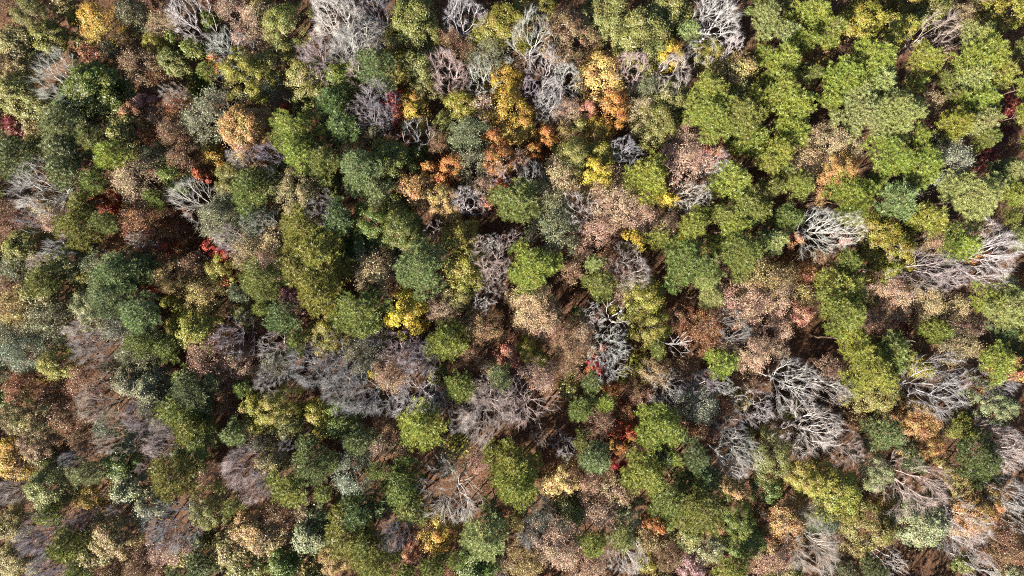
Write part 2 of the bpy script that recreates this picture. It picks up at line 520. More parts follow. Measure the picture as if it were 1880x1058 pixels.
TABLE = """
O ov 50 25 44
O ot 30 82 38
O ov 86 66 30
M mg 178 36 46
O oy 133 30 18
H ho 238 28 32
H ht 295 44 28
B bw 335 26 40
H hp 421 14 30
H hp 470 40 36
H hp 452 66 24
B bw 408 85 40
M mo 396 112 14
M mk 440 72 18
O oy 447 132 50
M ms 163 98 24
O oy 283 82 24
O ov 310 113 25
H hb 248 120 38
B bw 100 138 50
O og 160 155 52
O og 205 188 36
O og 128 190 30
P pb 112 238 46
O ov 28 165 44
O ot 12 122 32
O ov 62 194 28
M md 18 225 22
O ot 55 228 20
O ov 74 262 22
M ms 244 206 28
M mk 263 184 18
H hp 286 216 22
S og 357 158 24
H ho 383 212 48
O or 440 228 50
H hb 316 245 30
O ov 222 240 36
P pg 172 262 30
O ov 512 40 48
O oy 480 18 28
B bw 612 28 56
B bw 645 72 50
B bp 583 104 44
B bp 690 98 38
B bp 655 128 28
O ov 758 44 52
M my 723 69 20
B bw 848 18 40
O oy 920 42 48
O oy 882 66 30
H hb 828 74 28
B bp 822 120 42
H hb 858 88 24
O oy 724 114 36
O ov 765 116 32
H ho 898 98 32
B bw 884 136 34
M mg 922 150 36
O ov 556 138 38
O ov 592 168 28
P pd 688 124 38
O og 628 140 36
O ov 492 120 36
H ho 504 162 30
B bg 695 170 40
B bv 669 200 34
B bg 696 206 28
M mr 724 180 24
M mr 731 208 16
M mg 764 196 38
O ov 778 162 28
O oy 844 194 30
M mg 930 200 42
M mg 936 242 38
H hp 886 190 24
B bg 761 240 26
H ho 682 243 30
M md 729 238 16
P pl 545 246 46
O ot 486 222 28
M mr 523 194 9
P pd 626 232 38
P pd 608 188 34
S oy 638 180 16
H ho 858 246 38
M mo 906 252 26
B bw 973 60 44
O ob 1050 50 48
O oy 956 14 24
O ov 1120 32 48
O ov 1188 58 54
O ov 1228 18 36
M my 1228 90 30
B bw 1325 26 52
B bw 1351 77 22
P pp 1269 66 24
O oy 1305 95 30
P pp 1402 42 30
P pl 1398 108 26
O ot 1361 128 36
B bw 1006 112 34
B bw 1042 134 30
B bw 1019 164 30
B bg 1010 186 28
M mp 1103 144 48
B bp 1162 115 36
B bp 1241 122 38
H ho 1186 164 32
H ht 1178 200 30
O ov 1234 180 40
O ov 1216 226 40
M mo 1126 194 32
M mg 1103 236 32
M mg 962 226 36
M mo 1004 247 20
O ov 1062 226 22
H hp 1044 202 26
P pl 1297 164 38
P pp 1350 168 24
P pl 1302 217 42
P pg 1354 212 40
P pl 1400 188 38
P pl 1374 250 38
M ms 1312 258 22
H hp 1260 256 30
B bg 1144 262 24
P pl 1490 28 36
P pl 1522 56 34
P pl 1474 80 30
P pp 1430 62 26
O oy 1594 36 44
O oy 1650 52 34
O on 1510 98 19
O ov 1720 10 30
B bp 1729 52 40
H ht 1764 28 24
P pp 1786 66 32
P pl 1810 100 44
P pl 1693 108 34
P pl 1604 104 42
P pl 1545 143 40
P pl 1438 118 36
P pl 1425 165 42
P pp 1610 155 46
P pp 1580 212 50
P pp 1644 212 44
P pl 1464 194 40
P pl 1448 246 36
P pp 1780 142 40
P pl 1832 138 38
P pl 1796 186 40
P pp 1803 222 32
P pl 1750 234 33
P pg 1804 258 28
P pl 1870 216 24
O oy 1856 24 34
P pg 1868 96 26
H ht 1711 188 24
M md 1850 194 24
M md 1847 244 18
H ht 1528 260 38
M mo 1658 241 8
P pl 1672 252 24
H ho 1732 258 24
P pd 34 290 44
O oy 79 278 20
P pb 122 284 40
B bw 61 342 50
P pb 128 322 36
P pg 182 338 30
P pl 212 284 34
H ho 283 286 28
H ht 243 334 44
M mo 286 317 15
O og 320 322 30
B bw 345 362 46
H hb 332 294 34
M mg 384 284 30
O ov 424 332 42
M mr 368 319 13
B bg 447 288 34
P pg 462 347 36
M mr 184 370 19
M mg 209 380 18
H hr 255 406 44
P po 153 376 30
P po 153 418 44
P pg 200 408 28
H hp 102 406 28
H ht 71 376 24
O ov 38 457 40
B bw 112 458 32
B bg 255 446 24
M mr 309 454 14
M mr 388 456 20
M mr 421 474 18
H ho 396 401 38
H ho 422 376 36
H hg 466 402 32
B bp 421 437 32
H ht 454 458 34
O oy 403 495 34
H hy 306 508 32
P pb 217 500 42
P pd 256 490 34
O ov 122 484 42
H ho 180 482 34
O oy 153 508 28
H ho 33 490 36
B bp 74 488 28
P po 90 518 38
H hb 20 520 28
P pg 487 514 42
S or 324 463 16
H hb 352 486 24
M mr 419 521 13
P pl 547 284 38
P pg 592 294 34
B bv 495 284 34
O on 646 283 28
O ot 547 352 50
O ov 500 330 36
P pb 660 316 42
P pb 692 350 38
O og 712 290 42
H ht 756 328 22
M mo 827 300 28
M mo 789 310 20
M mo 812 326 22
H ho 858 294 38
M mo 910 292 34
B bp 924 314 26
M mr 917 342 17
O or 764 350 36
O on 810 364 34
O oy 725 386 32
O on 822 393 26
B bw 853 365 30
P pg 950 376 48
B bg 592 386 38
P po 560 422 44
P po 582 474 56
P po 545 492 38
P po 615 486 38
O og 679 406 44
P pd 628 406 38
O og 738 420 44
O ov 764 444 30
O og 662 444 34
H ht 504 446 38
B bw 485 412 28
H hp 496 484 34
H ht 685 493 44
O ob 725 486 28
P pb 776 494 46
O oy 848 488 38
O oy 845 440 34
O oy 853 520 30
H hb 810 458 28
B bp 904 476 38
B bp 908 508 30
B bw 899 447 20
O ov 1055 288 38
O oy 1104 278 26
M my 1094 312 34
H ht 1027 324 38
H hp 1130 322 24
B bg 1157 273 26
B bg 976 319 28
P pl 1195 323 44
H hp 1260 294 44
M ms 1310 278 30
B bw 1318 300 32
B bw 1277 360 32
M my 1228 368 21
P pl 1341 327 40
P pg 1361 382 40
P pl 1348 416 36
P pg 1313 396 24
P pl 1274 416 32
P pl 1402 298 26
H hp 1132 374 43
H hp 1178 398 37
H ht 1112 350 30
B bw 1065 378 34
H ho 1012 366 38
H ho 1017 422 48
H hp 1098 421 34
M my 1165 442 26
P pl 1205 439 26
P pp 1088 486 20
P pg 1098 524 34
B bp 1165 498 44
P pg 1259 485 50
P pg 1360 467 46
P pp 1297 516 28
P pl 978 488 52
H hy 1394 508 44
S my 1244 437 14
H hp 1330 493 18
P pd 1400 437 24
H hb 1131 488 28
P pl 1420 278 30
H ht 1482 294 38
O or 1543 314 46
H ht 1560 278 32
P pl 1466 345 30
P pl 1632 288 40
P pl 1688 309 37
P pl 1558 365 42
P pb 1645 368 38
H hg 1752 296 40
M md 1814 286 26
P pp 1788 365 52
P pp 1740 346 36
P pp 1848 314 34
P pl 1866 360 32
P pd 1819 318 20
P pl 1706 401 38
O oy 1618 424 46
O oy 1655 456 44
O oy 1630 490 30
B bw 1507 414 44
B bw 1553 416 40
M mk 1554 448 22
P pg 1438 403 28
P pp 1420 442 28
S mo 1464 472 22
P pg 1560 486 28
P pl 1544 524 46
P pl 1757 447 38
B bp 1712 492 50
B bp 1750 506 36
B bw 1832 466 54
B bw 1839 518 28
H hb 1800 416 24
M mo 1798 466 13
H hy 1438 512 30
H hp 1636 526 30
P pp 1868 430 24
H ht 1716 438 24
H hy 36 568 44
H ho 88 588 44
H ho 20 614 38
O op 160 564 44
P pb 204 544 42
O ot 77 541 36
M mr 260 531 13
B bp 148 610 36
B bg 168 636 34
H hg 217 592 38
P pb 263 584 36
P pg 271 626 30
P pg 309 636 27
O oy 358 608 46
O oy 317 596 20
H hy 370 542 38
O ov 452 578 24
B bg 421 620 38
H hb 382 660 48
H hp 432 664 32
O oy 100 672 40
M mg 64 689 17
H ho 243 650 36
H hg 34 648 40
M md 299 669 20
H hr 38 716 36
O og 12 728 28
O op 235 704 32
O op 276 712 32
P pd 362 724 46
P pg 340 692 24
P pg 330 752 44
P po 358 780 38
B bp 179 742 48
H hb 158 702 36
H ho 276 748 28
B bg 255 770 36
O ot 26 768 40
O ot 66 778 36
O oy 467 744 26
O oy 471 772 28
H hb 408 690 34
B bp 299 781 28
H hg 196 786 28
H hb 122 768 34
P pb 430 792 30
M mk 536 549 27
P po 585 544 48
P pg 661 572 50
M my 738 578 38
O oy 768 560 20
P pd 526 584 34
O oy 606 610 48
H hp 810 567 30
O ov 842 546 30
B bw 501 641 34
H ho 503 670 28
B bg 614 658 44
B bg 560 680 44
B bg 495 697 36
B bg 628 712 44
B bg 676 726 48
H ho 669 640 40
B bg 674 622 26
B bp 733 642 34
B bg 764 656 38
M my 687 684 13
H hp 718 692 34
P pl 812 628 42
B bw 758 726 44
H hb 891 604 34
H hb 866 650 28
M ms 932 652 26
P pg 842 706 30
P pp 922 698 24
B bp 908 722 42
B bp 890 758 52
B bg 840 776 26
P pl 776 776 48
O oy 502 750 44
O ov 534 772 34
O oy 585 758 28
O oy 586 790 20
H hb 713 785 24
B bg 798 742 28
O og 622 776 38
H ho 868 590 22
H ht 973 557 40
H hp 1143 546 20
O oy 1185 552 46
O oy 1198 598 40
P pg 1205 637 18
P pp 1305 547 28
H hp 1374 556 45
B bw 1096 577 22
D bw 1134 592 32
D bw 1246 636 22
H hp 1004 592 36
H hb 1030 616 30
O oy 966 641 24
O oy 991 655 20
H hp 1065 612 26
H hb 1050 646 36
B bw 1127 636 40
B bw 1119 672 36
M mr 1095 677 18
H hr 1297 605 42
B bg 1359 603 34
H hp 1382 650 36
P pl 1320 666 33
P pd 1086 702 24
P pg 1068 752 30
P pl 1111 735 21
M mo 1117 709 12
M mo 981 705 10
S oy 1165 677 28
B bw 1234 714 34
B bg 1297 705 26
P pl 1211 776 46
H hg 1285 746 36
S oy 1356 728 18
B bw 1394 752 38
B bp 958 746 48
H hb 1170 728 26
H hb 1103 772 30
B bg 1348 786 28
M mr 1150 790 20
M mr 1144 743 6
H hp 991 688 32
H hb 1257 675 24
H ht 1208 688 26
S pl 1050 694 11
H hp 1424 550 39
P pl 1540 572 46
H hp 1645 548 36
H ht 1700 556 36
H ht 1752 564 34
P pp 1847 558 46
P pl 1806 552 30
P pl 1872 604 24
M md 1673 588 20
P pl 1719 605 27
P pl 1568 627 36
P pg 1630 642 40
P pl 1592 680 48
H hb 1701 637 23
H ht 1764 637 36
P pl 1818 660 38
P pd 1830 606 24
O oy 1688 676 28
B bw 1727 712 58
B bw 1459 702 50
B bp 1538 718 28
B bw 1563 714 20
O ov 1617 726 46
B bg 1842 704 32
O op 1838 748 44
O or 1860 680 32
B bw 1502 792 54
P pb 1626 790 34
O or 1694 782 40
O or 1684 751 28
O oy 1768 786 28
S oy 1446 747 20
H hp 1431 600 28
O ob 64 812 44
M mg 20 838 44
O ov 84 838 28
O ov 84 890 50
P pb 168 864 30
O og 217 850 38
B bp 209 816 36
B bp 294 815 38
H hg 250 815 24
P pg 372 806 34
P po 318 880 46
O op 236 895 36
O op 276 930 32
M mg 166 916 36
P pl 94 940 28
B bp 14 908 30
O ot 20 967 40
O ot 26 1024 40
B bv 66 990 42
B bv 77 1040 38
P po 128 1004 38
O ot 206 990 46
O ot 175 1018 34
B bg 306 970 48
H hp 306 1010 38
O ov 378 938 42
O on 460 972 42
O ot 421 1004 38
O ov 447 1038 36
P pd 370 1038 34
B bp 440 858 44
B bp 467 904 30
O og 345 840 34
H hb 255 1044 34
P pg 153 1048 28
S oy 322 1025 18
H hb 148 804 28
O ot 503 850 30
P po 538 894 40
P pd 572 852 44
H hg 646 882 40
P pd 656 812 32
H hp 692 816 28
P pg 741 898 44
P pg 752 932 40
H ho 825 852 30
H hb 784 842 24
S oy 848 812 24
B bw 838 916 56
P pl 944 852 50
P pl 948 896 44
M mg 796 982 42
B bg 725 984 38
B bg 731 956 24
P po 636 984 48
P pd 664 944 42
P pg 674 994 34
O op 568 984 36
O on 616 1031 38
O ot 485 992 38
H hb 516 948 34
O ov 593 950 34
H hp 557 934 28
P pp 897 988 46
P pg 692 1030 44
M ms 927 938 14
O og 521 1038 34
B bg 485 890 30
P pd 904 940 22
P pg 794 1042 30
O og 880 1040 34
P pb 1094 844 36
P pg 1066 806 18
B bw 1034 826 24
M mp 1037 886 38
M mr 1134 856 15
M mo 1156 798 15
P pl 1185 862 46
P pl 1234 834 18
P pd 1218 836 30
P pg 1226 916 48
P pg 1280 930 46
P pd 1290 876 36
O ob 1139 898 34
H hp 1083 890 26
O ov 1050 942 30
H hp 1098 940 36
O op 1157 947 30
H hg 1006 952 32
P pl 1083 997 30
P pp 1144 984 27
M mo 1206 962 24
O ov 1264 974 36
O op 1304 1008 36
O on 1312 962 26
O on 1348 893 28
B bw 1360 828 38
B bw 1358 860 28
O ov 1418 840 46
O og 1354 960 44
O og 1380 990 38
H hp 1026 1010 44
B bg 973 988 28
B bw 1154 1026 36
O oy 1190 1034 21
M mk 1277 1044 28
P pl 1346 1046 38
H hp 1083 1044 34
H hy 966 1034 34
P pd 1276 834 32
B bp 1558 828 36
O oy 1484 882 44
O oy 1538 904 50
O oy 1562 938 28
O og 1415 896 30
O op 1612 866 46
P pb 1666 836 26
O or 1706 818 38
P pd 1796 846 42
O og 1821 882 27
B bp 1694 898 56
O ot 1760 890 40
O or 1792 938 44
O or 1812 914 36
M mg 1631 926 32
O ov 1616 978 42
H hg 1514 954 36
O or 1450 954 42
O or 1444 990 36
M md 1449 1016 14
B bp 1506 1004 58
O op 1701 964 48
B bw 1778 966 50
B bw 1865 830 44
B bw 1864 914 40
H hb 1856 1010 40
B bw 1650 1034 24
B bw 1814 1052 22
P pd 1596 1042 28
S pl 1589 1032 9
H hp 1420 1030 36
P pg 1414 1054 20
O op 1856 1050 26
O ot 109 4 22
H hb 280 4 22
B bg 691 4 30
O oy 1001 4 24
O og 1387 4 20
O ov 1436 4 24
H hb 1540 6 20
O oy 1669 4 24
O ot 1803 4 24
H ho 202 93 20
H hb 226 73 18
H hp 958 116 20
B bg 974 154 20
P pg 1487 141 22
P pl 1519 191 24
P pl 1678 159 24
H hb 1702 226 18
P pg 1723 149 20
P pl 1874 166 24
H hb 6 396 30
H hr 309 428 20
O og 769 281 20
H hb 802 259 24
M mo 981 275 18
H hb 1050 499 24
H hp 1067 459 20
P pg 1413 346 26
H hr 1484 505 22
P pg 1605 335 20
H hb 90 728 22
H ho 199 673 18
O oy 312 558 20
H hb 423 744 22
H hb 1376 701 20
H hp 1432 643 18
H hb 1574 775 22
H hp 1602 586 18
H hb 382 878 22
H hp 875 846 24
P pg 835 1023 20
M mo 1139 822 18
H hb 1231 1022 26
H hb 1304 795 22
O ot 568 1052 22
P pg 748 1052 22
H ho 1556 1052 20
H hb 206 1052 22
P pd 326 1052 20
M mr 1108 640 10
M mr 405 470 14
M mr 1100 662 12
M mo 1128 715 12
M mr 344 388 10
M md 460 640 12
B bp 307 171 22
O ov 1773 1038 22
P pl 1879 266 22
H ht 738 833 22
M ms 1475 577 22
B bp 995 804 22
O og 349 83 22
H hy 1482 545 22
B bw 891 552 22
H hb 1508 474 22
O ov 130 76 22
H hr 321 200 22
H hp 1793 595 22
B bg 129 843 22
P pg 697 859 22
H hp 1229 407 21
H ht 1197 999 22
H ho 478 814 21
O ov 810 222 21
H hb 1742 104 21
H ho 438 541 21
H hb 1435 783 21
H hr 835 1057 21
B bp 938 436 21
P pl 1845 400 21
H hp 887 338 21
H hy 948 955 21
B bg 134 953 20
B bp 925 1057 21
O ov 802 690 20
H hr 270 247 20
O ov 1596 553 21
O og 609 338 20
O og 365 991 20
H ho 168 220 20
P pg 597 903 20
B bg 50 406 20
O og 551 188 20
H hy 1215 1057 20
H hr 1797 707 20
O og 386 37 19
H hr 381 0 20
O ov 1460 1057 20
H hr 1333 748 20
H hr 214 446 20
P pg 547 625 20
H hb 0 0 19
H hb 729 528 20
P pg 0 353 19
P pg 431 926 20
H hr 482 599 20
O ov 1879 640 20
H hr 1269 791 19
P pg 385 135 19
H hb 1551 91 19
H hb 1248 583 19
O ov 1307 445 19
B bw 1879 964 19
P pg 449 711 19
P pg 1745 180 18
H ho 0 687 19
H hr 1005 847 19
B bg 528 817 19
O ov 1046 716 19
P pg 1436 316 19
B bp 266 856 19
H hp 1532 679 19
B bw 1334 709 19
O ov 1063 575 19
H hr 1150 759 18
H hp 1807 794 19
H hr 1879 511 18
H hb 1505 358 19
B bp 796 419 18
M ms 1081 199 19
M ms 759 1020 19
O og 318 75 18
H hb 1842 961 18
H hy 1574 1010 18
B bw 1804 1021 18
H ht 900 670 18
H hy 1097 86 18
H hr 291 143 18
H hp 955 287 18
P pg 289 363 18
B bg 211 934 18
H hy 1034 242 18
M ms 1458 439 18
H hb 1631 592 18
H hp 1784 751 18
P pg 485 567 18
H hb 1402 934 18
M ms 892 374 18
O oy 1635 0 18
O ov 530 95 17
"""

# ------------------------------------------------------------------ labels
# trees one can pick out at once: photo x, y | short name | full label
LANDMARKS = [ln.split('|') for ln in '''
178 36|golden orange corner maple|golden orange maple at the top edge near the upper left corner
160 155|glossy dark green broadleaf|big glossy dark green broadleaf tree below the golden orange corner maple
447 132|round yellow-green broadleaf|round yellow-green broadleaf tree beside the dark leafy gap at the upper left
244 206|salmon maple|salmon pink maple right of the glossy dark green broadleaf tree
612 28|wide white top bare tree|wide white bare tree with long limbs, left of the middle of the top edge
695 170|grey fan bare tree|grey fan-shaped bare tree leaning against the deep red maple
724 180|deep red maple|deep red maple between a grey bare tree and a gold-tan maple
822 120|blush pink bare tree|blush pink bare tree with a dense round twig crown near the top centre
936 242|tall golden maple|lower of two tall golden orange maples near the top centre
1103 144|large pale yellow maple|large pale yellow maple threaded with white twigs, near the top centre
1126 194|burnt orange maple|burnt orange maple tucked under the large pale yellow maple
1050 50|brown dome broadleaf|brown dome-shaped broadleaf tree near the middle of the top edge
1325 26|white fan bare tree|white fan-shaped bare tree at the top edge, beside the green pines
1594 36|olive yellow top broadleaf|olive yellow broadleaf tree at the top edge among bright green pines
1510 98|little sandy broadleaf|little sandy tan broadleaf tree wedged between bright green pines at the upper right
1711 188|tan sliver half-bare tree|narrow tan half-bare tree filling a slot between the pines at the upper right
1729 52|leaning pinkish bare tree|pinkish bare tree with a leaning trunk at the top right among pines
1850 194|upper dark red maple|dark red maple, the upper of the two at the right edge of the pines
61 342|spreading white bare tree|spreading white bare tree near the left edge, under a dark green pine
345 362|star white bare tree|star-shaped white bare tree with radiating limbs beside the brown clearing at left
286 317|little orange maple|little orange maple between a pale tan tree and a dark green broadleaf
547 284|tall bright green pine|tall bright green pine standing alone among duller trees at upper left centre
660 316|dull blue-green pine|large dull blue-green pine in the dark pine stand left of centre
853 365|white ball bare tree|small white ball-shaped bare tree at the edge of the central clearing
917 342|crimson maple|small crimson maple under the orange and pink crowns near the centre
827 300|orange cluster maple|orange maple, largest of three clustered by a dark gap near the centre
1065 378|white clearing bare tree|white bare tree standing in the brown clearing right of centre
1195 323|round bright green pine|round bright green pine beside the brown clearing, under the pale pink trees
1277 360|starry grey-white bare tree|starry grey-white bare tree over brown litter beside the bright yellow-gold maple
1228 368|small yellow-gold maple|small yellow-gold maple between the round bright green pine and a white bare tree
1543 314|broad tan-orange broadleaf|broad tan-orange broadleaf tree inside the bright green pines
1814 286|russet red maple|russet red maple in a gap of the pale green pines at the right edge
1788 365|big pale green pine|big pale green pine, broadest of those near the right edge
217 500|teal green pine|teal green pine left of the dark red shrubs near the left side
160 564|pale olive broadleaf|pale olive broadleaf tree under the teal green pine at left
358 608|mottled yellow broadleaf|mottled yellow broadleaf tree left of the twiggy brown gap
388 456|dark clearing red maple|red maple at the right end of the dark striped clearing at left
536 549|pale pink maple|pale pink maple wedged between olive green pines left of centre
738 578|bright yellow maple|bright yellow maple striped by trunk shadows, just left of the centre
776 494|grey-green round pine|round grey-green pine beside a tan half-bare tree near the centre
904 476|pinkish clearing bare tree|pinkish white bare tree standing over the open litter at the centre
1134 592|forked dead tree|white forked dead tree with few limbs, beside a dark gap right of centre
1246 636|crooked dead tree|crooked white dead tree lying open above the shadowed litter right of centre
1259 485|broad green pine|broad green pine, middle of the band of pines right of centre
1507 414|silver limbed bare tree|silver white bare tree with long limbs over a pinkish clearing at right
1618 424|large yellow-green broadleaf|large yellow-green broadleaf tree right of the silver limbed bare tree
1832 466|big white edge bare tree|big white bare tree with thick crooked limbs at the right edge
1673 588|wine red maple|wine red maple under the tan crowns at right
100 672|leafy yellow-green broadleaf|leafy yellow-green broadleaf tree near the left edge, over an orange maple
235 704|cream broadleaf|cream coloured broadleaf tree, the left half of a pale double crown
502 750|yellow-green double broadleaf|yellow-green broadleaf tree with a twin crown under the long grey bare trees
687 684|tiny yellow maple|tiny yellow maple between grey bare trees left of the centre
758 726|white spoked bare tree|white bare tree with spoke-like limbs under a pink-tan crown
776 776|vivid green pine|vivid green pine below the white spoked bare tree
958 746|pinkish sprawling bare tree|pinkish sprawling bare tree left of the diagonal litter strip near the centre
1095 677|bright red maple|bright red maple half hidden under white twigs below the centre
1117 709|tiny orange maple|tiny bright orange maple between two green pines below the centre
1320 666|lone tufted pine|lone bright green tufted pine standing clear of other crowns at right centre
1394 752|dense white bare tree|dense white bare tree beside an olive yellow shrub at lower right centre
1502 792|white radiating bare tree|white radiating bare tree over dark litter at the lower right
1727 712|wide white bare tree|wide white bare tree, largest of the lower right, over brown crowns
20 838|golden edge maple|golden maple at the left edge in the lower third
66 990|violet bare tree|upper of two violet-grey bare trees in the lower left corner
166 916|gold-brown maple|gold-brown maple between dark broadleaf crowns at lower left
318 880|mossy olive pine|mossy olive green pine in the lower left, under pale twigs
460 972|sandy broadleaf|sandy tan broadleaf tree at the bottom left, beside a dark gap
636 984|olive gold pine|large olive gold pine near the bottom, sunlit on one side
838 916|round white bare tree|large round white bare tree at the lower centre over orange litter
796 982|golden tan maple|golden tan maple under the round white bare tree
1037 886|twiggy yellow maple|twiggy yellow maple right of the tall bright pines at the bottom
1134 856|scarlet maple|small scarlet maple among green pines at the bottom centre
1206 962|salmon orange maple|small salmon orange maple under the big green pines at the bottom
1380 990|dark green bottom broadleaf|dark green broadleaf tree, lower half of a double crown at the bottom right
1538 904|large yellow broadleaf|large yellow-green broadleaf tree, biggest yellow crown of the lower right
1450 954|tan-orange double broadleaf|tan-orange broadleaf tree, upper half of a double crown at the bottom right
1506 1004|sprawling bottom bare tree|sprawling pinkish white bare tree at the bottom edge on the right
1778 966|white corner bare tree|white bare tree near the bottom right corner, beside striped litter
1865 830|upper edge bare tree|white bare tree at the right edge, the upper of two in the lower third
'''.strip().splitlines()]
SHADE = {'pl': 'bright green', 'pg': 'mid green', 'pp': 'pale green', 'pb': 'blue-green', 'po': 'olive green', 'pd': 'dark green',
         'og': 'dark green', 'oy': 'yellow-green', 'ov': 'olive', 'ot': 'tan olive', 'on': 'sandy tan', 'or': 'tan-orange', 'ob': 'brown', 'op': 'pale olive',
         'mp': 'pale gold', 'my': 'yellow', 'mg': 'golden', 'mo': 'orange', 'mr': 'red', 'ms': 'salmon', 'mk': 'pink', 'md': 'dark red',
         'ht': 'tan', 'ho': 'olive grey', 'hp': 'pinkish tan', 'hb': 'brown', 'hg': 'grey-green', 'hr': 'russet', 'hy': 'yellowish tan',
         'bw': 'white', 'bg': 'grey', 'bp': 'pinkish white', 'bv': 'violet-grey'}
WAYS = ['right of', 'up-right of', 'above', 'up-left of', 'left of', 'down-left of', 'below', 'down-right of']
NOUN = {'P': 'pine', 'O': 'broadleaf tree', 'M': 'maple', 'B': 'bare tree', 'D': 'dead tree', 'H': 'half-bare tree', 'S': 'shrub'}


def tree_labels(trees):
    at_ = {(t[2], t[3]): i for i, t in enumerate(trees)}
    marks, out = [], [None] * len(trees)
    for pos, short, full in LANDMARKS:
        i = at_[tuple(int(v) for v in pos.split())]
        marks.append((i, short))
        out[i] = full

    def where(i, m):
        """which way and how far tree i stands from tree m"""
        dx, dy = trees[i][2] - trees[m][2], trees[m][3] - trees[i][3]
        d = math.hypot(dx, dy)
        gap = d - trees[i][4] - trees[m][4]
        far = 0 if gap < 14 else 1 if gap < 62 else 2 if gap < 125 else 3
        return d, int(round(math.atan2(dy, dx) / (math.pi / 4))) % 8, far

    W = [[where(i, m) for m, _ in marks] for i in range(len(trees))]

    def size(i):
        r = trees[i][4]
        return 'tiny' if r < 13 else 'small' if r < 25 else 'medium' if r < 37 else 'large' if r < 46 else 'very large'

    def look(i):
        return '%s %s %s' % (size(i), SHADE[trees[i][1]], NOUN[trees[i][0]])

    def alike(i, j, sized):
        return trees[i][0] == trees[j][0] and SHADE[trees[i][1]] == SHADE[trees[j][1]] and (not sized or size(i) == size(j))

    how = ['just', 'a little', 'well', 'far']
    for i in range(len(trees)):
        if out[i]:
            continue
        order = sorted(range(len(marks)), key=lambda m: W[i][m][0])[:7]
        best = None
        for m in order[:5]:
            _, way, far = W[i][m]
            if far > 2:
                continue
            same = [j for j in range(len(trees)) if j != i and alike(i, j, True) and W[j][m][1:] == (way, far)]
            if not same:
                best = '%s %s %s the %s' % (look(i), how[far], WAYS[way], marks[m][1])
                break
        if best is None or len(best.split()) > 16:
            pairs = []
            for a in order:
                for b in order:
                    wa, wb = W[i][a][1], W[i][b][1]
                    if a == b or any(j != i and alike(i, j, False) and W[j][a][1] == wa and W[j][b][1] == wb for j in range(len(trees))):
                        continue
                    pairs.append('%s %s, %s %s, %s %s' % (SHADE[trees[i][1]], NOUN[trees[i][0]], WAYS[wa], marks[a][1], WAYS[wb], marks[b][1]))
            if pairs:
                best = min(pairs[:12], key=lambda t: len(t.split()))
        out[i] = best or look(i)
    return out


# ------------------------------------------------------------------ colours: how each looks in full sun, turned into a base colour
PAL = {
    'pl': (164, 168, 60), 'pg': (142, 148, 62), 'pp': (174, 178, 100), 'pb': (144, 152, 90), 'po': (148, 142, 52), 'pd': (116, 128, 68),
    'og': (122, 132, 46), 'oy': (168, 154, 56), 'ov': (150, 142, 70), 'ot': (172, 148, 92), 'on': (200, 158, 96), 'or': (204, 148, 88),
    'ob': (156, 122, 88), 'op': (164, 162, 112),
    'mp': (222, 180, 104), 'my': (220, 186, 50), 'mg': (206, 160, 62), 'mo': (202, 122, 62), 'mr': (188, 48, 44), 'ms': (206, 132, 104), 'mk': (204, 150, 146), 'md': (140, 48, 50),
    'ht': (206, 174, 128), 'ho': (144, 142, 102), 'hp': (212, 168, 140), 'hb': (164, 120, 88), 'hg': (154, 160, 130), 'hr': (170, 104, 66), 'hy': (184, 156, 92),
    'bw': (222, 216, 210), 'bg': (182, 176, 178), 'bp': (214, 194, 186), 'bb': (150, 126, 112), 'bv': (172, 164, 172),
}
BARK = {'P': (168, 140, 120), 'O': (170, 158, 148), 'M': (150, 136, 128), 'S': (130, 110, 96)}
LEAF_K, BARK_K = 0.55, 0.42
NAMES = {'P': ('pine_tree', 'pine tree'), 'O': ('broadleaf_tree', 'broadleaf tree'), 'M': ('maple_tree', 'maple tree'), 'B': ('bare_tree', 'bare tree'),
         'D': ('dead_tree', 'dead tree'), 'H': ('thinning_tree', 'half-bare tree'), 'S': ('shrub', 'shrub')}
GROUPS = {'P': 'pines of the canopy', 'O': 'broadleaf trees still in leaf', 'M': 'maples in autumn colour', 'B': 'leafless trees',
          'D': 'dead trees in the gaps', 'H': 'trees that dropped half their leaves', 'S': 'shrubs on the forest floor'}

# kind, colour, photo x, photo y, crown radius in photo pixels
TREES = [ln.split() for ln in TABLE.strip().splitlines()]
TREES = [(k, p, int(x), int(y), int(r)) for k, p, x, y, r in TREES]


def rgba(c, k, grey=0.0):
    v = lin(c) * k
    v = v * (1 - grey) + v.mean() * grey
    return (float(v[0]), float(v[1]), float(v[2]), 1.0)


def tree_height(kind, pal, r, rnd):
    if kind == 'P':
        return 13.4 + min(r, 46) * 0.12 + rnd.uniform(-1.4, 1.4)
    if kind == 'O':
        return 9.3 + min(r, 50) * 0.18 + rnd.uniform(-1.2, 1.2)
    if kind == 'M':
        return 7.0 + min(r, 44) * 0.19 + rnd.uniform(-0.6, 0.6) + (3.5 if pal in ('mr', 'mk', 'ms', 'mo', 'my') else 0.0)
    if kind in 'BD':
        return 14.6 + min(r, 54) * 0.13 + rnd.uniform(-1.2, 1.4)
    if kind == 'H':
        return 9.3 + min(r, 46) * 0.18 + rnd.uniform(-1.2, 1.2)
    return 1.6 + r * 0.05


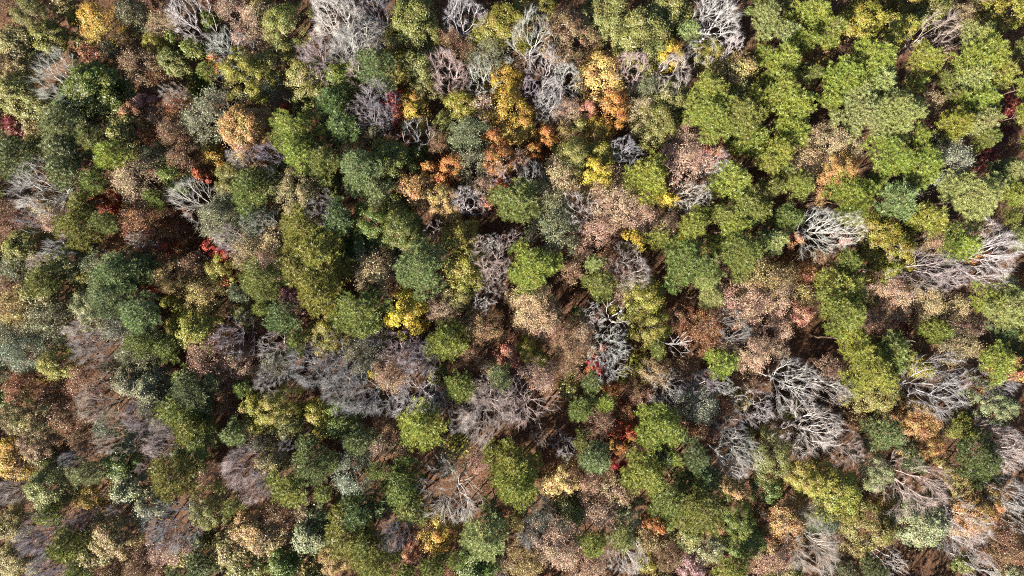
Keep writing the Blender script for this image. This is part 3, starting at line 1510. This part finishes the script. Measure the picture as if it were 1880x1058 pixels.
rnd = random.Random(4)
LAB = tree_labels(TREES)
for n, (kind, pal, px, py, r) in enumerate(TREES):
    H = tree_height(kind, pal, r, rnd)
    hc = H * (0.80 if kind != 'S' else 0.6)
    x, y, mpp = at(px, py, hc)
    R = r * mpp * (1.08 if pal == 'mr' else 1) * (1.09 if kind == 'P' else 1.14 if kind in 'OM' else 1.22)
    sets = SETS[kind]
    best = min(abs(math.log(s[0] / R)) for s in sets)
    R0, H0, parts = rnd.choice([s for s in sets if abs(math.log(s[0] / R)) < best + 0.02])
    name, cat = NAMES[kind]
    root = bpy.data.objects.new(name, None)
    root.empty_display_size = 0.5
    root.location = (x, y, 0)
    root.rotation_euler = (0, 0, rnd.uniform(0, 6.283))
    k = R / R0
    root.scale = (k * rnd.uniform(0.94, 1.07), k * rnd.uniform(0.94, 1.07), H / H0)
    root['label'] = LAB[n]
    root['category'] = cat
    root['group'] = GROUPS[kind]
    COL.objects.link(root)
    base = np.array(PAL[pal], float) * (1 + rnd.uniform(-0.05, 0.05)) + np.array([rnd.uniform(-6, 6), rnd.uniform(-5, 5), rnd.uniform(-5, 5)])
    for pname, me in parts:
        o = bpy.data.objects.new(pname, me)
        o.parent = root
        if pname in ('crown', 'foliage') and kind not in 'BD':
            o.color = rgba(np.clip(base, 5, 250), LEAF_K, 0.08)
        elif kind in 'BD':
            o.color = rgba(base if pname == 'trunk' else base * 0.92, 0.62)
        elif kind == 'H':
            o.color = rgba(base * 0.4 + np.array([116, 108, 104]), 0.52)
        else:
            o.color = rgba(BARK[kind], BARK_K)
        COL.objects.link(o)


# ------------------------------------------------------------------ the forest floor
def height(x, y):
    return 0.35 * np.sin(x * 0.07 + 1) * np.cos(y * 0.06) + 0.12 * np.sin(x * 0.33) * np.sin(y * 0.29 + 2) - 0.3


ax = np.concatenate([[-2500, -1200, -600, -300, -180], np.linspace(-120, 120, 161), [180, 300, 600, 1200, 2500]])
gx, gy = np.meshgrid(ax, ax, indexing='ij')
gz = np.where((abs(gx) < 130) & (abs(gy) < 130), height(gx, gy), -0.3)
m = len(ax)
i, j = np.meshgrid(np.arange(m - 1), np.arange(m - 1), indexing='ij')
q = (i * m + j).ravel()
gm = MB()
gm.add(np.stack([gx.ravel(), gy.ravel(), gz.ravel()], 1), f4=np.stack([q, q + m, q + m + 1, q + 1], 1))


def ground_material():
    mt = bpy.data.materials.new('leaf_litter_floor')
    mt.use_nodes = True
    nt = mt.node_tree
    N, L = nt.nodes.new, nt.links.new
    b = nt.nodes['Principled BSDF']
    b.inputs['Roughness'].default_value = 0.95
    b.inputs['Specular IOR Level'].default_value = 0.1
    tc = N('ShaderNodeTexCoord')
    n1 = N('ShaderNodeTexNoise')
    n1.inputs['Scale'].default_value = 0.12
    n1.inputs['Detail'].default_value = 6
    n2 = N('ShaderNodeTexNoise')
    n2.inputs['Scale'].default_value = 2.2
    n2.inputs['Detail'].default_value = 8
    n2.inputs['Roughness'].default_value = 0.7
    n3 = N('ShaderNodeTexVoronoi')
    n3.inputs['Scale'].default_value = 5.5
    for n_ in (n1, n2, n3):
        L(tc.outputs['Object'], n_.inputs['Vector'])
    r1 = N('ShaderNodeValToRGB')
    r1.color_ramp.elements[0].position = 0.35
    r1.color_ramp.elements[0].color = rgba((120, 88, 70), 0.26)
    r1.color_ramp.elements[1].position = 0.65
    r1.color_ramp.elements[1].color = rgba((166, 124, 98), 0.31)
    L(n1.outputs['Fac'], r1.inputs[0])
    r2 = N('ShaderNodeMapRange')
    r2.inputs['From Min'].default_value = 0.3
    r2.inputs['From Max'].default_value = 0.7
    r2.inputs['To Min'].default_value = 0.4
    r2.inputs['To Max'].default_value = 1.5
    L(n2.outputs['Fac'], r2.inputs['Value'])
    hs = N('ShaderNodeHueSaturation')
    L(r1.outputs[0], hs.inputs['Color'])
    L(r2.outputs['Result'], hs.inputs['Value'])
    mx = N('ShaderNodeMix')
    mx.data_type = 'RGBA'
    mx.inputs['Factor'].default_value = 0.4
    L(hs.outputs[0], mx.inputs['A'])
    sep = N('ShaderNodeHueSaturation')
    sep.inputs['Color'].default_value = rgba((166, 126, 96), 0.36)
    vs = N('ShaderNodeSeparateColor')
    L(n3.outputs['Color'], vs.inputs[0])
    mr = N('ShaderNodeMapRange')
    mr.inputs['To Min'].default_value = 0.3
    mr.inputs['To Max'].default_value = 1.6
    L(vs.outputs[0], mr.inputs['Value'])
    L(mr.outputs['Result'], sep.inputs['Value'])
    L(sep.outputs[0], mx.inputs['B'])
    L(mx.outputs['Result'], b.inputs['Base Color'])
    bp = N('ShaderNodeBump')
    bp.inputs['Strength'].default_value = 0.6
    bp.inputs['Distance'].default_value = 0.2
    L(n2.outputs['Fac'], bp.inputs['Height'])
    L(bp.outputs[0], b.inputs['Normal'])
    return mt


g = bpy.data.objects.new('ground', gm.mesh('ground', ground_material(), True))
g['kind'] = 'structure'
g['label'] = 'brown forest floor under autumn leaf litter'
COL.objects.link(g)


def tinted(name, mb, mat, cols, kind, label):
    """one mesh of very many small pieces; cols holds one linear colour per vertex"""
    me = mb.mesh(name, mat)
    ca = me.color_attributes.new('tint', 'FLOAT_COLOR', 'POINT')
    ca.data.foreach_set('color', np.concatenate([cols, np.ones((len(cols), 1))], 1).astype(np.float32).ravel())
    o = bpy.data.objects.new(name, me)
    o['kind'] = kind
    o['label'] = label
    COL.objects.link(o)
    return o


# low brush and drifts of dry leaves, too many to count
rng = np.random.default_rng(11)
nb_ = 9000
bx, by = rng.uniform(-88, 88, nb_), rng.uniform(-54, 54, nb_)
br, bh = rng.uniform(0.35, 1.3, nb_), rng.uniform(0.3, 3.0, nb_)
bc = lin(np.array([(176, 134, 106), (160, 112, 84), (186, 150, 122), (140, 106, 90), (166, 146, 94), (136, 132, 76), (176, 112, 74), (150, 134, 128)])[rng.integers(0, 8, nb_)]) * 0.34
k = rng.choice(nb_, 260000, p=br ** 2 / (br ** 2).sum())
d = rng.normal(size=(260000, 3)) * 0.5
pos = np.stack([bx[k] + d[:, 0] * br[k], by[k] + d[:, 1] * br[k], np.zeros(260000)], 1)
pos[:, 2] = height(pos[:, 0], pos[:, 1]) + 0.03 + bh[k] * rng.uniform(0, 1, 260000) ** 1.5 * np.exp(-(d[:, :2] ** 2).sum(1))
um = MB()
leaves(um, pos, unit(rng.normal(size=(260000, 3)) * 0.5 + np.array([0, 0, 0.8])), 0.19, 0.13, rng)
uc = [np.repeat(bc[k], 4, 0)]
for _ in range(5200):               # fallen sticks and thin stems of the brush
    x, y = rng.uniform(-88, 88), rng.uniform(-54, 54)
    z = float(height(x, y))
    th, L = rng.uniform(0, 6.283), rng.uniform(0.8, 3.2)
    up = 0.06 if rng.uniform() < 0.55 else rng.uniform(0.5, 1.4)
    e = np.array([x + L * math.cos(th) * (1 if up < 0.1 else 0.35), y + L * math.sin(th) * (1 if up < 0.1 else 0.35), z + 0.05 + up * L])
    w = rng.uniform(0.02, 0.05)
    tube(um, bend((x, y, z + 0.04), e, rng, 3, 0.05), [w, w * 0.8, w * 0.4], 3)
    uc.append(np.repeat((lin((190, 176, 166)) * rng.uniform(0.2, 0.5))[None], 9, 0))
tinted('undergrowth', um, M_LITTER, np.concatenate(uc), 'stuff', 'dry brush and drifted leaves over the forest floor')

# the same wood goes on all round beyond the frame
wm, wc = MB(), []
rng = np.random.default_rng(12)
keys = ['pl', 'pg', 'po', 'ov', 'oy', 'ot', 'on', 'hb', 'ho', 'ob', 'pb', 'mg']
edge = []
for gx_ in np.arange(-118, 119, 6.0):
    for gy_ in np.arange(-88, 89, 6.0):
        x, y = gx_ + rng.uniform(-2, 2), gy_ + rng.uniform(-2, 2)
        if abs(x) < 82 and abs(y) < 49:
            continue
        edge.append((x, y))
for x, y in edge:
    R, H = rng.uniform(2.4, 4.4), rng.uniform(14, 20)
    n = 420
    C = np.stack([rng.normal(size=26) * R * 0.5, rng.normal(size=26) * R * 0.5, H - 0.8 - abs(rng.normal(size=26)) * 2.2], 1)
    d = unit(rng.normal(size=(n, 3)))
    pos = C[rng.integers(0, 26, n)] + d * rng.uniform(0.4, 1.0, n)[:, None] + np.array([x, y, 0])
    leaves(wm, pos, unit(d * 0.7 + np.array([0, 0, 0.6])), 0.62, 0.42, rng)
    wc.append(np.repeat((lin(PAL[keys[rng.integers(0, len(keys))]]) * 0.42)[None], n * 4, 0))
    tube(wm, bend((x, y, -0.5), (x, y, H - 1), rng, 4, 0.01), [0.22, 0.18, 0.12, 0.05], 5)
    wc.append(np.repeat((lin((160, 140, 126)) * 0.4)[None], 20, 0))
tinted('surrounding_woods', wm, M_WOODS, np.concatenate(wc), 'stuff', 'the same mixed autumn wood going on beyond the frame')
